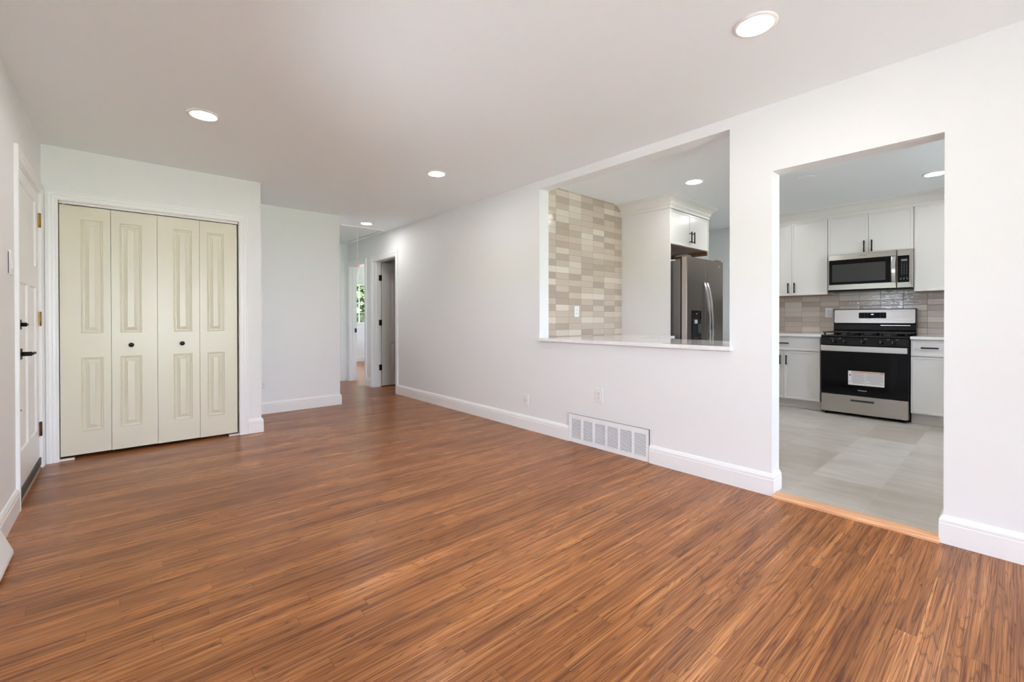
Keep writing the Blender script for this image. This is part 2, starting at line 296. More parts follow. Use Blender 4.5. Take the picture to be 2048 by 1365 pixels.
# ------------------------------------------------------------------ helpers
class MB:
    def __init__(s): s.bm = bmesh.new()
    def box(s, x0, x1, y0, y1, z0, z1, bev=0, seg=2):
        x0, x1 = sorted((x0, x1)); y0, y1 = sorted((y0, y1)); z0, z1 = sorted((z0, z1))
        t = bmesh.new()
        vs = [t.verts.new((x, y, z)) for x in (x0, x1) for y in (y0, y1) for z in (z0, z1)]
        for f in ((0, 1, 3, 2), (4, 6, 7, 5), (0, 4, 5, 1), (2, 3, 7, 6), (0, 2, 6, 4), (1, 5, 7, 3)): t.faces.new([vs[i] for i in f])
        if bev: bmesh.ops.bevel(t, geom=t.edges[:], offset=bev, segments=seg, affect='EDGES', profile=.5)
        s.join(t); return s
    def join(s, t):
        mp = {}
        for v in t.verts: mp[v] = s.bm.verts.new(v.co)
        for f in t.faces:
            try: nf = s.bm.faces.new([mp[v] for v in f.verts]); nf.smooth = f.smooth
            except ValueError: pass
        t.free()
    def poly(s, pts):
        return s.bm.faces.new([s.bm.verts.new(p) for p in pts])
    def lathe(s, prof, c=(0, 0, 0), axis='z', seg=32):     # prof: list of (r, h)
        rings = []
        for r, h in prof:
            ring = []
            for i in range(seg if r > 1e-6 else 1):
                a = 2*math.pi*i/seg; p = (r*math.cos(a), r*math.sin(a), h)
                if axis == 'x': p = (h, p[0], p[1])
                elif axis == 'y': p = (p[0], h, p[1])
                ring.append(s.bm.verts.new((c[0]+p[0], c[1]+p[1], c[2]+p[2])))
            rings.append(ring)
        for A, B in zip(rings, rings[1:]):
            for i in range(seg):
                j = (i+1) % seg
                vs = [A[i % len(A)], A[j % len(A)], B[j % len(B)], B[i % len(B)]]
                u = []
                for v in vs:
                    if v not in u: u.append(v)
                if len(u) > 2:
                    try: f = s.bm.faces.new(u); f.smooth = True
                    except ValueError: pass
        return s
    def tube(s, pts, r, seg=10, flat=1.0, cap=True):
        pts = [Vector(p) for p in pts]; rings = []
        for i, p in enumerate(pts):
            d = (pts[min(i+1, len(pts)-1)] - pts[max(i-1, 0)]).normalized()
            ref = Vector((0, 1, 0)) if abs(d.y) < .9 else Vector((0, 0, 1))
            a = d.cross(ref).normalized(); b = d.cross(a).normalized()
            rings.append([s.bm.verts.new(p + a*math.cos(2*math.pi*k/seg)*r*flat + b*math.sin(2*math.pi*k/seg)*r) for k in range(seg)])
        for A, B in zip(rings, rings[1:]):
            for k in range(seg):
                f = s.bm.faces.new([A[k], A[(k+1) % seg], B[(k+1) % seg], B[k]]); f.smooth = True
        if cap: s.bm.faces.new(rings[0]); s.bm.faces.new(rings[-1])
        return s
    def extrude_poly(s, pts, mapf, d0, d1):                # 2D outline extruded between d0 and d1
        A = [s.bm.verts.new(mapf(u, v, d0)) for u, v in pts]; B = [s.bm.verts.new(mapf(u, v, d1)) for u, v in pts]
        s.bm.faces.new(A); s.bm.faces.new(B)
        for i in range(len(pts)): j = (i+1) % len(pts); s.bm.faces.new([A[i], A[j], B[j], B[i]])
        return s
    def sweep(s, path, prof, mapf):                        # prof (o, t): o = offset to the left of the path; mitred
        path = [Vector(p) for p in path]; n = len(path); sec = []
        for i, p in enumerate(path):
            d1 = (path[i]-path[i-1]).normalized() if i > 0 else None
            d2 = (path[i+1]-path[i]).normalized() if i < n-1 else None
            if d1 is None: d1 = d2
            if d2 is None: d2 = d1
            n1 = Vector((-d1.y, d1.x)); n2 = Vector((-d2.y, d2.x)); mm = (n1+n2).normalized(); mm = mm / max(mm.dot(n1), .2)
            sec.append([s.bm.verts.new(mapf(p.x+mm.x*o, p.y+mm.y*o, t)) for o, t in prof])
        for A, B in zip(sec, sec[1:]):
            for k in range(len(prof)): j = (k+1) % len(prof); s.bm.faces.new([A[k], A[j], B[j], B[k]])
        s.bm.faces.new(sec[0]); s.bm.faces.new(sec[-1]); return s
    def leaf(s, u0, u1, v0, v1, thick, panels, loops, mapf):
        # a door leaf: front at d=0, back at d=thick, panels as nested loops (inset, depth)
        us = sorted({u0, u1} | {q for p in panels for q in p[:2]}); vs = sorted({v0, v1} | {q for p in panels for q in p[2:]})
        vt = {}
        def V(u, v, d):
            k = (round(u, 5), round(v, 5), round(d, 5))
            if k not in vt: vt[k] = s.bm.verts.new(mapf(u, v, d))
            return vt[k]
        for a, b in zip(us, us[1:]):
            for c, d in zip(vs, vs[1:]):
                if any(p[0] <= a+1e-6 and p[1] >= b-1e-6 and p[2] <= c+1e-6 and p[3] >= d-1e-6 for p in panels): continue
                s.bm.faces.new([V(a, c, 0), V(b, c, 0), V(b, d, 0), V(a, d, 0)])
        for p in panels:
            # collapse split borders: outer loop follows the grid
            def rect(i): return (p[0]+i, p[1]-i, p[2]+i, p[3]-i)
            prev = None
            for i, dd in loops:
                r = rect(i); cur = [V(r[0], r[2], dd), V(r[1], r[2], dd), V(r[1], r[3], dd), V(r[0], r[3], dd)]
                if prev:
                    for k in range(4):
                        j = (k+1) % 4; fv = []
                        for v in (prev[k], prev[j], cur[j], cur[k]):
                            if v not in fv: fv.append(v)
                        if len(fv) > 2: s.bm.faces.new(fv)
                prev = cur
            s.bm.faces.new(prev)
        A = [(u0, v0), (u1, v0), (u1, v1), (u0, v1)]
        s.bm.faces.new([V(u, v, thick) for u, v in A])
        for (a, b) in zip(A, A[1:]+A[:1]): s.bm.faces.new([s.bm.verts.new(mapf(*a, 0)), s.bm.verts.new(mapf(*b, 0)), V(*b, thick), V(*a, thick)])
        return s
ORG = {}
def finish(name, mb, mat, org=(0, 0, 0), smooth=False):
    bm = mb.bm; bmesh.ops.recalc_face_normals(bm, faces=bm.faces[:])
    for v in bm.verts: v.co -= Vector(org)
    me = bpy.data.meshes.new(name); bm.to_mesh(me); bm.free(); me.materials.append(mat)
    o = bpy.data.objects.new(name, me); C.objects.link(o); return o
def thing(name, label, cat, loc, group=None, kind=None):
    o = bpy.data.objects.new(name, None); C.objects.link(o); o.location = loc; o.empty_display_size = .05
    o['label'] = label
    if cat: o['category'] = cat
    if group: o['group'] = group
    if kind: o['kind'] = kind
    ORG[o] = tuple(loc); return o
def part(name, mb, mat, parent, label=None):
    o = finish(name, mb, mat, ORG[parent]); o.parent = parent; ORG[o] = ORG[parent]
    if label: o['label'] = label
    return o
def solo(name, mb, mat, label, cat=None, kind=None, group=None, org=(0, 0, 0)):
    o = finish(name, mb, mat, org); o.location = org; o['label'] = label
    if cat: o['category'] = cat
    if kind: o['kind'] = kind
    if group: o['group'] = group
    return o
def struct(name, mb, mat, label): return solo(name, mb, mat, label, kind='structure')
def copy_tree(o, parent=None):
    c = o.copy(); C.objects.link(c); c.parent = parent
    for ch in [k for k in bpy.data.objects if k.parent == o and k != c]: copy_tree(ch, c)
    return c
def text_part(txt, size, mat, parent, M4, name='lettering', ext=.0004):
    cu = bpy.data.curves.new('t', 'FONT'); cu.body = txt; cu.size = size; cu.extrude = ext; cu.align_x = 'CENTER'; cu.align_y = 'CENTER'
    t = bpy.data.objects.new('t', cu); C.objects.link(t); dg = bpy.context.evaluated_depsgraph_get()
    me = bpy.data.meshes.new_from_object(t.evaluated_get(dg)); bpy.data.objects.remove(t); bpy.data.curves.remove(cu)
    org = Vector(ORG[parent])
    for v in me.vertices: v.co = (M4 @ v.co) - org
    me.name = name; me.materials.clear(); me.materials.append(mat)
    o = bpy.data.objects.new(name, me); C.objects.link(o); o.parent = parent; return o
FACE_MX = Matrix(((0, 0, -1, 0), (-1, 0, 0, 0), (0, 1, 0, 0), (0, 0, 0, 1)))   # text facing -X
FACE_MY = Matrix(((1, 0, 0, 0), (0, 0, -1, 0), (0, 1, 0, 0), (0, 0, 0, 1)))    # text facing -Y
def wall(mb, ax, a0, a1, s0, s1, z0, z1, ops=()):
    ss = sorted({s0, s1} | {q for o in ops for q in o[:2]}); zs = sorted({z0, z1} | {q for o in ops for q in o[2:] if z0 < q < z1})
    for a, b in zip(ss, ss[1:]):
        run = None
        for c, d in zip(zs, zs[1:]):
            if any(o[0] <= a+1e-6 and o[1] >= b-1e-6 and o[2] <= c+1e-6 and o[3] >= d-1e-6 for o in ops):
                continue
            if ax == 'x': mb.box(a0, a1, a, b, c, d)
            else: mb.box(a, b, a0, a1, c, d)
    return mb

XL, XR, XRB, YC, YB, XC, XH, YE, H = -.464, 3.039, 3.165, 4.896, 5.787, 1.02, 2.112, 7.94, 2.44
KX = 6.73          # kitchen range wall
YT = 3.11          # kitchen tiled wall behind its tile
YBED = 11.28

# ------------------------------------------------------------------ setting: floors, ceiling, walls
fl = MB().box(-.62, 3.05, RY-.17, 8.08, -.12, 0); fl.box(3.05, 6.85, 5.2, 11.45, -.12, 0)
struct('floor', fl, FLOOR, 'reddish brown oak strip floor running through living room and hall')
struct('floor_kitchen', MB().box(3.05, 6.85, -1.47, 5.2, -.12, .018), VINYL, 'pale grey beige tile floor of the kitchen')
struct('ceiling', MB().box(-.62, 3.165, RY-.17, -1.47, H, H+.15).box(-.62, 6.87, -1.47, 11.45, H, H+.15), CEIL, 'flat white ceiling over living room, hall and kitchen')
struct('wall_left', wall(MB(), 'x', -.60, XL, RY-.15, 5.9, 0, H, [(3.85, 4.795, 0, 2.045), WIN1]), WALL, 'white wall on the left with the entry door')
struct('wall_right', wall(MB(), 'x', XR, XRB, RY-.15, 8.07, 0, H, [(.24, 1.01, 0, 2.022), (1.267, 3.06, .885, 2.364), (6.07, 6.86, 0, 2.04), (7.18, 7.86, 0, 2.04)]), WALL, 'long white wall on the right with kitchen doorway and pass-through')
struct('wall_rear', wall(MB(), 'y', RY-.15, RY, XL, XR, 0, H, [WIN2]), WALL, 'white wall behind the camera')
struct('wall_closet', wall(MB(), 'y', YC, YC+.1, XL, XC, 0, H, [(-.376, .835, 0, 2.033)]), WALL, 'white wall around the closet door')
struct('wall_closet_side', MB().box(XC-.1, XC, YC+.1, YB, 0, H), WALL, 'side wall of the closet bump-out')
struct('wall_back', MB().box(XL, XH, YB, YB+.11, 0, H), WALL, 'white wall between closet and hall')
struct('wall_hall_left', MB().box(XH-.11, XH, YB+.11, 8.07, 0, H), WALL, 'left wall of the hall')
struct('wall_hall_end', wall(MB(), 'y', YE, 8.07, XH, XR, 0, H, [(2.13, 2.905, 0, 2.04)]), WALL, 'end wall of the hall')
struct('wall_kitchen_back', MB().box(XRB, KX, YT, YT+.12, 0, H), WALL, 'far wall of the kitchen beside the refrigerator')
struct('wall_kitchen_range', MB().box(KX, KX+.12, -1.45, YT+.12, 0, H), WALL, 'kitchen wall behind the range')
struct('wall_kitchen_near', wall(MB(), 'y', -1.45, -1.30, XRB, KX, 0, H, [WIN3]), WALL, 'near wall of the kitchen with its added window')
struct('wall_tile', MB().box(XRB, 4.45, YT-.01, YT, .92, H), TILE_A, 'beige glazed tiles stacked up the kitchen wall to the ceiling')
struct('wall_backsplash', MB().box(KX-.01, KX, -1.2, 2.29, .90, 1.42), TILE_B, 'glossy rippled taupe tile backsplash behind the range')
struct('wall_bath', wall(MB(), 'x', 5.2, 5.3, 5.1, 7.0, 0, H), WALL, 'far wall of the small room off the hall')
struct('wall_bath_near', MB().box(XRB, 5.2, 5.1, 5.2, 0, H), WALL, 'near wall of the small room off the hall')
struct('wall_bedroom_near', MB().box(XRB, 6.7, 7.0, 7.12, 0, H), WALL, 'wall between the small room and the bedroom')
struct('wall_bedroom_left', MB().box(XR, XRB, 8.07, YBED+.13, 0, H), WALL, 'left wall of the bedroom')
struct('wall_bedroom_right', wall(MB(), 'x', 6.6, 6.7, 7.12, YBED+.13, 0, H, [(8.0, 10.4, .85, 2.15)]), WALL, 'right wall of the bedroom')
struct('wall_bedroom_back', wall(MB(), 'y', YBED, YBED+.13, XRB, 6.6, 0, H, [WIN4]), WALL, 'bedroom wall with the far window')

# baseboards -------------------------------------------------------
BASE = [(0, 0), (.016, 0), (.016, .098), (.0135, .101), (.0135, .104), (.0155, .106), (.015, .116), (.011, .124), (.009, .128), (.006, .134), (0, .138)]
m3 = lambda u, v, t: (u, v, t)
def baseboard(name, path, label):
    struct(name, MB().sweep(path, [(-o, t) for o, t in BASE][::-1] if False else BASE, m3), TRIM, label)
# path direction keeps the room on its left
baseboard('baseboard_right_far', [(XR, 2.677), (XR, 6.0)], 'white baseboard between the wall grille and the hall door')
baseboard('baseboard_right_middle', [(XRB, 1.01), (XR, 1.01), (XR, 1.860)], 'white baseboard between the kitchen doorway and the grille')
baseboard('baseboard_right_near', [(XR, RY), (XR, .24), (XRB, .24)], 'white baseboard right of the kitchen doorway')
baseboard('baseboard_hall_right', [(XR, 6.93), (XR, 7.11)], 'short baseboard between the two hall doors')
baseboard('baseboard_back', [(XH, 7.94), (XH, YB), (XC, YB), (XC, YC), (.906, YC)], 'white baseboard along the back wall and closet corner')
baseboard('baseboard_left', [(XL, 3.78), (XL, RY)], 'white baseboard below the left wall')
baseboard('baseboard_rear', [(XL, RY), (XL+.3, RY)], 'white baseboard below the rear wall')
baseboard('baseboard_bedroom', [(6.6, YBED), (XRB, YBED)], 'white baseboard under the far bedroom window')

# casings, jambs ----------------------------------------------------
CAS = [(0, 0), (0, .010), (.004, .0125), (.010, .0125), (.012, .011), (.014, .013), (.028, .0145), (.030, .0125), (.033, .0125), (.036, .016), (.050, .0175), (.053, .0155), (.056, .018), (.066, .018), (.070, .015), (.070, 0)]
def casing(a0, a1, top, mapf, parent, z0=0):
    # U-shaped casing; o grows away from the opening
    mb = MB().sweep([(a0, z0), (a0, top), (a1, top), (a1, z0)], CAS, mapf)
    return part('casing', mb, TRIM, parent)
mapR = lambda u, v, t: (XR - t, u, v)
mapL = lambda u, v, t: (XL + t, u, v)
mapC = lambda u, v, t: (u, YC - t, v)
mapE = lambda u, v, t: (u, YE - t, v)

HP = [(0, 0), (.0025, .008), (.006, .008), (.009, .003), (.013, .0035), (.016, .010), (.022, .010), (.046, .003), (.048, .001)]      # raised panel
SP = [(0, 0), (.006, .010)]                                                            # flat shaker panel
def hinge(mb, x0, x1, y0, y1, z, h=.1, kn=None):
    mb.box(x0, x1, y0, y1, z-h/2, z+h/2, .001)
    if kn: mb.lathe([(0, -h/2), (.006, -h/2), (.006, h/2), (0, h/2)], (kn[0], kn[1], z), seg=12)

# entry door (door_1)
d = thing('door_1', 'white entry door with one panel over two, black lever and brass hinges', None, (XL, 4.32, 0), kind='structure')
casing(3.85, 4.795, 2.045, mapL, d)
jb = MB().box(-.60, XL, 3.85, 3.865, 0, 2.045).box(-.60, XL, 4.782, 4.795, 0, 2.045).box(-.60, XL, 3.865, 4.782, 2.032, 2.045)
part('jamb', jb, TRIM, d)
mapD1 = lambda u, v, t: (XL - .004 - t, u, v)
lf = part('door_leaf', MB().leaf(3.868, 4.779, .022, 2.028, .044, [(3.985, 4.655, 1.485, 1.955), (3.985, 4.275, .30, 1.335), (4.365, 4.655, .30, 1.335)], SP, mapD1), TRIM, d)
part('door_sweep', MB().box(XL-.006, XL+.006, 3.87, 4.777, .030, .082, .001), BRONZE, lf, 'dark bronze weather sweep')
part('deadbolt', MB().box(XL-.004, XL+.006, 3.905, 3.965, 1.045, 1.105, .002).lathe([(0, .006), (.012, .006), (.012, .03), (0, .03)], (XL, 3.935, 1.075), 'x', 16).box(XL+.028, XL+.034, 3.905, 3.965, 1.069, 1.081, .002), BLACKM, lf, 'black square deadbolt turn')
part('door_lever', MB().box(XL-.004, XL+.008, 3.903, 3.967, .865, .93, .002).lathe([(0, .006), (.013, .006), (.013, .05), (0, .05)], (XL, 3.935, .898), 'x', 16).box(XL+.045, XL+.058, 3.925, 4.045, .891, .905, .003), BLACKM, lf, 'black lever handle')
part('door_stop_pin', MB().lathe([(0, 0), (.006, 0), (.006, .012), (0, .012)], (XL-.003, 3.90, .565), 'x', 12), BLACKM, lf)
for z, mt in ((1.84, BRASS), (1.11, BRASS), (.293, RUST)):
    hm = MB(); hinge(hm, XL-.003, XL+.003, 4.764, 4.795, z, .105, (XL+.005, 4.781)); part('hinge', hm, mt, d, 'brass hinge' if mt is BRASS else 'brown worn hinge')
part('threshold', MB().box(-.60, XL+.006, 3.866, 4.781, 0, .012, .002), plain('worn_sill', lin(150, 128, 108), .5), d, 'worn sill strip')
# outside face cover of entry opening is the leaf itself

# closet bifold (door_2)
d = thing('door_2', 'cream bifold closet door of four raised-panel leaves with two dark knobs', None, (.23, YC, 0), kind='structure')
casing(-.376, .835, 2.033, mapC, d)
part('jamb', MB().box(-.376, -.374, YC, YC+.1, 0, 2.033).box(.833, .835, YC, YC+.1, 0, 2.033).box(-.376, .835, YC, YC+.1, 2.031, 2.033), TRIM, d)
part('track', MB().box(-.372, .831, YC+.028, YC+.062, 2.014, 2.031), TRIM, d)
mapB = lambda u, v, t: (u, YC + .022 + t, v)
xs = [-.370, -.0715, .2265, .5275, .822]
pan = [(-.250, -.120), (-.017, .122), (.335, .471), (.583, .716)]
for i in range(4):
    u0, u1 = xs[i]+.0012, xs[i+1]-.0012
    zt = 2.004
    o = part('door_leaf', MB().leaf(u0, u1, .030 - .006*i/3 + .0, zt, .034, [(pan[i][0], pan[i][1], .992, 1.900), (pan[i][0], pan[i][1], .210, .800)], HP, mapB), CREAM, d)
    if i in (1, 2):
        part('knob', MB().lathe([(0, 0), (.008, 0), (.008, -.012), (.017, -.016), (.0185, -.022), (.015, -.028), (0, -.030)], (.053 if i == 1 else .398, YC+.022, .891), 'y', 24), plain('dark_knob', (.03, .028, .028, 1), .3, metal=.6), o, 'dark round knob')
part('pivot_bracket', MB().box(-.374, -.29, YC+.008, YC+.05, 0, .012, .001).box(.75, .833, YC+.008, YC+.05, 0, .012, .001), PLASTIC, d)
part('top_pin', MB().lathe([(0, 2.0), (.003, 2.0), (.003, 2.02), (0, 2.02)], (-.345, YC+.034, 0), seg=8).lathe([(0, 2.0), (.003, 2.0), (.003, 2.02), (0, 2.02)], (.19, YC+.034, 0), seg=8).lathe([(0, 2.0), (.003, 2.0), (.003, 2.02), (0, 2.02)], (.265, YC+.034, 0), seg=8), PLASTIC, d)

# first hall door (door_3): open into the small room
d = thing('door_3', 'two-panel hall door standing open on black hinges', None, (XRB, 6.86, 0), kind='structure')
casing(6.07, 6.86, 2.04, mapR, d)
part('jamb', MB().box(XR-.001, XRB+.001, 6.07, 6.082, 0, 2.04).box(XR-.001, XRB+.001, 6.848, 6.861, 0, 2.04).box(XR-.001, XRB+.001, 6.07, 6.86, 2.028, 2.04).box(3.085, 3.125, 6.838, 6.85, 0, 2.03), TRIM, d)
mapD3 = lambda u, v, t: (u, 6.838 + t, v)
part('door_leaf', MB().leaf(XRB+.012, XRB+.772, .014, 2.022, .035, [(3.325, 3.79, .93, 1.90), (3.325, 3.79, .215, .72)], HP, mapD3), GREYDOOR, d)
for z in (1.772, 1.044, .315):
    hm = MB(); hinge(hm, 3.130, XRB+.012, 6.836, 6.848, z, .092, (XRB+.004, 6.838)); part('hinge', hm, BLACKM, d, 'black butt hinge')
# second hall door (door_4): open into the bedroom
d = thing('door_4', 'open bedroom doorway at the end of the hall with black strike plate', None, (XRB, 7.18, 0), kind='structure')
casing(7.18, 7.86, 2.04, mapR, d)
part('jamb', MB().box(XR-.001, XRB+.001, 7.18, 7.192, 0, 2.04).box(XR-.001, XRB+.001, 7.848, 7.861, 0, 2.04).box(XR-.001, XRB+.001, 7.18, 7.86, 2.028, 2.04).box(3.085, 3.125, 7.838, 7.85, 0, 2.03), TRIM, d)
part('strike_plate', MB().box(3.128, 3.163, 7.843, 7.85, .862, .935, .001), BLACKM, d, 'black strike plate')
mapD4 = lambda u, v, t: (u, 7.185 - t, v)
part('door_leaf', MB().leaf(XRB+.03, XRB+.68, .014, 2.022, .035, [(3.33, 3.73, .93, 1.90), (3.33, 3.73, .215, .72)], HP, mapD4), GREYDOOR, d)
# door at the end of the hall (door_5)
d = thing('door_5', 'white closed door in the end wall of the hall', None, (2.51, YE, 0), kind='structure')
casing(2.13, 2.905, 2.04, mapE, d)
part('jamb', MB().box(2.13, 2.142, YE-.001, 8.07, 0, 2.04).box(2.893, 2.905, YE-.001, 8.07, 0, 2.04).box(2.13, 2.905, YE-.001, 8.07, 2.028, 2.04), TRIM, d)
mapD5 = lambda u, v, t: (u, YE + .012 + t, v)
part('door_leaf', MB().leaf(2.146, 2.889, .012, 2.024, .035, [(2.26, 2.775, .93, 1.90), (2.26, 2.775, .215, .72)], HP, mapD5), TRIM, d)
for z in (1.78, 1.046, .309):
    hm = MB(); hinge(hm, 2.884, 2.898, YE+.004, YE+.014, z, .09, (2.892, YE+.004)); part('hinge', hm, BLACKM, d, 'black butt hinge')

# doorway threshold
struct('trim_1', MB().extrude_poly([(3.0, 0), (3.0, .010), (3.012, .020), (3.05, .026), (3.072, .026), (3.072, .012), (3.05, 0)], lambda u, v, t: (u, t, v), .252, .992), OAK, 'raw oak threshold strip in the kitchen doorway')

# ------------------------------------------------------------------ windows
def window(name, label, ax, a, out, s0, s1, z0, z1, cols, rows, meet=None, sill=True):
    w = thing(name, label, None, (a, (s0+s1)/2, z0) if ax == 'x' else ((s0+s1)/2, a, z0), kind='structure')
    mp = (lambda s, t, z: (a+out*t, s, z)) if ax == 'x' else (lambda s, t, z: (s, a+out*t, z))
    def bx(mb, s_0, s_1, t0, t1, q0, q1, bev=0):
        p, q = mp(s_0, t0, q0), mp(s_1, t1, q1); mb.box(p[0], q[0], p[1], q[1], q0, q1, bev)
    f = MB(); T0, T1 = .04, .11
    bx(f, s0, s0+.045, T0, T1, z0, z1); bx(f, s1-.045, s1, T0, T1, z0, z1); bx(f, s0+.045, s1-.045, T0, T1, z0, z0+.045); bx(f, s0+.045, s1-.045, T0, T1, z1-.045, z1)
    if meet: bx(f, s0+.045, s1-.045, T0+.01, T1-.01, meet-.02, meet+.02)
    part('window_frame', f, WHITEV, w)
    mu = MB()
    for i in range(1, cols):
        s = s0+.045+(s1-s0-.09)*i/cols; bx(mu, s-.009, s+.009, .066, .084, z0+.045, z1-.045)
    zz = [z0+.045, z1-.045] if not meet else [z0+.045, meet, z1-.045]
    for c, dd in zip(zz, zz[1:]):
        for r in range(1, rows):
            z = c+(dd-c)*r/rows; bx(mu, s0+.045, s1-.045, .067, .083, z-.009, z+.009)
    if cols > 1 or rows > 1: part('muntins', mu, WHITEV, w)
    g = MB(); bx(g, s0+.04, s1-.04, .0745, .0755, z0+.04, z1-.04); part('pane', g, GLASS, w)
    c = MB()
    prof = [(o, t) for o, t in CAS]
    mapc = (lambda u, v, t: (a-out*t, u, v)) if ax == 'x' else (lambda u, v, t: (u, a-out*t, v))
    c.sweep([(s0, z0), (s0, z1), (s1, z1), (s1, z0)], prof, mapc); part('casing', c, TRIM, w)
    si = MB(); bx(si, s0-.09, s1+.09, -.04, .04, z0-.03, z0, .003); bx(si, s0-.07, s1+.07, -.015, -.0005, z0-.10, z0-.03); part('window_sill', si, TRIM, w)
    ln = MB(); bx(ln, s0, s0+.004, 0, T0, z0, z1); bx(ln, s1-.004, s1, 0, T0, z0, z1); bx(ln, s0, s1, 0, T0, z1-.004, z1); part('lining', ln, TRIM, w)
    return w
window('window_1', 'wide white picture window in the left wall', 'x', XL, -1, *WIN1, 3, 1)
window('added_window_2', 'wide glazed window added behind the camera for daylight', 'y', RY, -1, *WIN2, 4, 1, 1.45)
window('added_window_3', 'white window added to light the kitchen', 'y', -1.30, -1, *WIN3, 2, 1, 1.6)
window('added_window_5', 'wide side window added to brighten the far bedroom', 'x', 6.6, 1, 8.0, 10.4, .85, 2.15, 3, 1)  # unseen window, added only to brighten the bedroom
window('window_4', 'white double-hung window with muntins in the far bedroom', 'y', YBED, 1, *WIN4, 3, 2, 1.515)

# ------------------------------------------------------------------ recessed lights
def led(x, y, label):
    t = thing('recessed_light', label, 'ceiling light', (x, y, H), group='recessed ceiling lights')
    part('trim_ring', MB().lathe([(.069, -.001), (.071, -.007), (.080, -.008), (.090, -.005), (.0915, 0)], (x, y, H), seg=48), WHITEV, t)
    part('diffuser', MB().lathe([(.070, -.002), (.060, -.0030), (0, -.0035)], (x, y, H), seg=48), LEDM, t, 'glowing round diffuser')
    return t
led(2.163, .79, 'round recessed light nearest the camera, above the kitchen doorway side')
led(.402, 3.509, 'round recessed light in front of the cream closet door')
led(2.17, 3.522, 'round recessed light in the middle of the living room ceiling')
led(2.563, 6.0, 'small far recessed light beside the attic hatch')
led(4.189, 2.085, 'round recessed light in front of the refrigerator cabinet')
led(5.636, .508, 'recessed light over the range, cut by the doorway edge')
led(5.636, 2.085, 'unseen recessed light added to brighten the kitchen left of the range')  # out-of-view light added for more warm light in the kitchen
led(4.189, .508, 'unseen recessed light added to brighten the kitchen by the doorway')  # hidden above the doorway, added to raise kitchen brightness
led(.402, .79, 'unseen recessed light added to brighten the near left of the living room')  # out-of-view light added to lift the left wall and ceiling
solo('ceiling_cover_plate', MB().lathe([(0, -.008), (.060, -.008), (.066, -.005), (.068, 0)], (4.866, 1.322, H), seg=40), CEIL, 'blank round white cover plate on the kitchen ceiling', 'cover plate')

# ------------------------------------------------------------------ attic hatch
t = thing('attic_hatch', 'white attic hatch in the hall ceiling with a pull cord', 'hatch', (2.63, 6.98, H))
part('hatch_frame', MB().sweep([(2.325, 6.335), (2.325, 7.635), (2.935, 7.635), (2.935, 6.335), (2.325, 6.335)], [(0, 0), (0, -.008), (.056, -.014), (.062, -.012), (.062, 0)], lambda u, v, q: (u, v, H+q)), TRIM, t)
part('hatch_panel', MB().box(2.337, 2.923, 6.352, 7.618, H-.006, H-.0005), CEIL, t)
part('hatch_gap', MB().box(2.325, 2.935, 6.335, 7.635, H-.002, H-.0002), DARK, t, 'dark gap around the panel')
cd = part('pull_cord', MB().tube([(2.625, 6.46, H-.005), (2.625, 6.46, 2.2), (2.626, 6.46, 1.92)], .0018, 8), CORD, t)
st = []
for i in range(10):
    a = math.pi/2+i*math.pi/5; r = .030 if i % 2 == 0 else .014; st.append((math.cos(a)*r, math.sin(a)*r))
part('star_pull', MB().extrude_poly(st, lambda u, v, q: (2.626+u*.8, 6.46-u*.6+q, 1.895+v), -.006, .006), PINK, cd, 'small pink star')

# ------------------------------------------------------------------ outlets and switch
def outlet(name, label, ax, a, s, z, w=.072, h=.118, kind='duplex', group=None):
    out = -1
    o = thing(name, label, 'outlet', (a, s, z) if ax == 'x' else (s, a, z), group=group)
    def bx(mb, s0, s1, t0, t1, z0, z1, bev=0):
        if ax == 'x': mb.box(a-t0, a-t1, s+s0, s+s1, z+z0, z+z1, bev)
        else: mb.box(s+s0, s+s1, a-t0, a-t1, z+z0, z+z1, bev)
        return mb
    part('cover_plate', bx(MB(), -w/2, w/2, 0, .006, -h/2, h/2, .002), PLASTIC, o)
    part('receptacle', bx(MB(), -.0165, .0165, .0045, .0075, -.034, .034, .001), PLASTIC, o)
    sl = MB()
    if kind == 'duplex':
        for zz in (.018, -.018):
            bx(sl, -.008, -.0055, .006, .0078, zz-.003, zz+.006); bx(sl, .0055, .008, .006, .0078, zz-.003, zz+.006); bx(sl, -.0025, .0025, .006, .0078, zz-.012, zz-.008)
    else:
        bx(sl, -.012, .012, .006, .0078, -.0015, .0005); bx(sl, -.0105, -.0095, .006, .0078, -.026, .026); bx(sl, .0095, .0105, .006, .0078, -.026, .026)
    part('slots', sl, SLOT, o)
    return o
outlet('wall_outlet', 'white outlet low on the right wall, farther from the grille', 'x', XR, 3.254, .288, .078, .118, 'blank')
outlet('wall_outlet', 'white duplex outlet on the right wall above the vent grille', 'x', XR, 2.343, .452, .076, .118)
outlet('wall_outlet', 'white outlet set in the beige tiled side wall', 'y', YT-.01, 3.632, 1.181, .074, .118)
outlet('wall_outlet', 'white outlet on the backsplash beside the range', 'x', KX-.01, 1.578, 1.177, .078, .118)
outlet('wall_outlet', 'white outlet low on the back wall beside the closet corner', 'y', YB, 1.225, .33, .07, .11)
t = thing('wall_switch', 'white rocker wall switch beside the entry door', 'switch', (XL, 3.63, 1.415))
part('cover_plate', MB().extrude_poly([(0, 1.352), (.011, 1.352), (.008, 1.41), (.011, 1.482), (0, 1.482)], lambda u, v, q: (XL+u, q, v), 3.592, 3.668), PLASTIC, t)
part('rocker', MB().extrude_poly([(.006, 1.385), (.016, 1.385), (.009, 1.448), (.006, 1.448)], lambda u, v, q: (XL+u, q, v), 3.612, 3.648), PLASTIC, t)
part('shadow_gap', MB().box(XL, XL+.003, 3.5895, 3.593, 1.356, 1.475), SLOT, t)

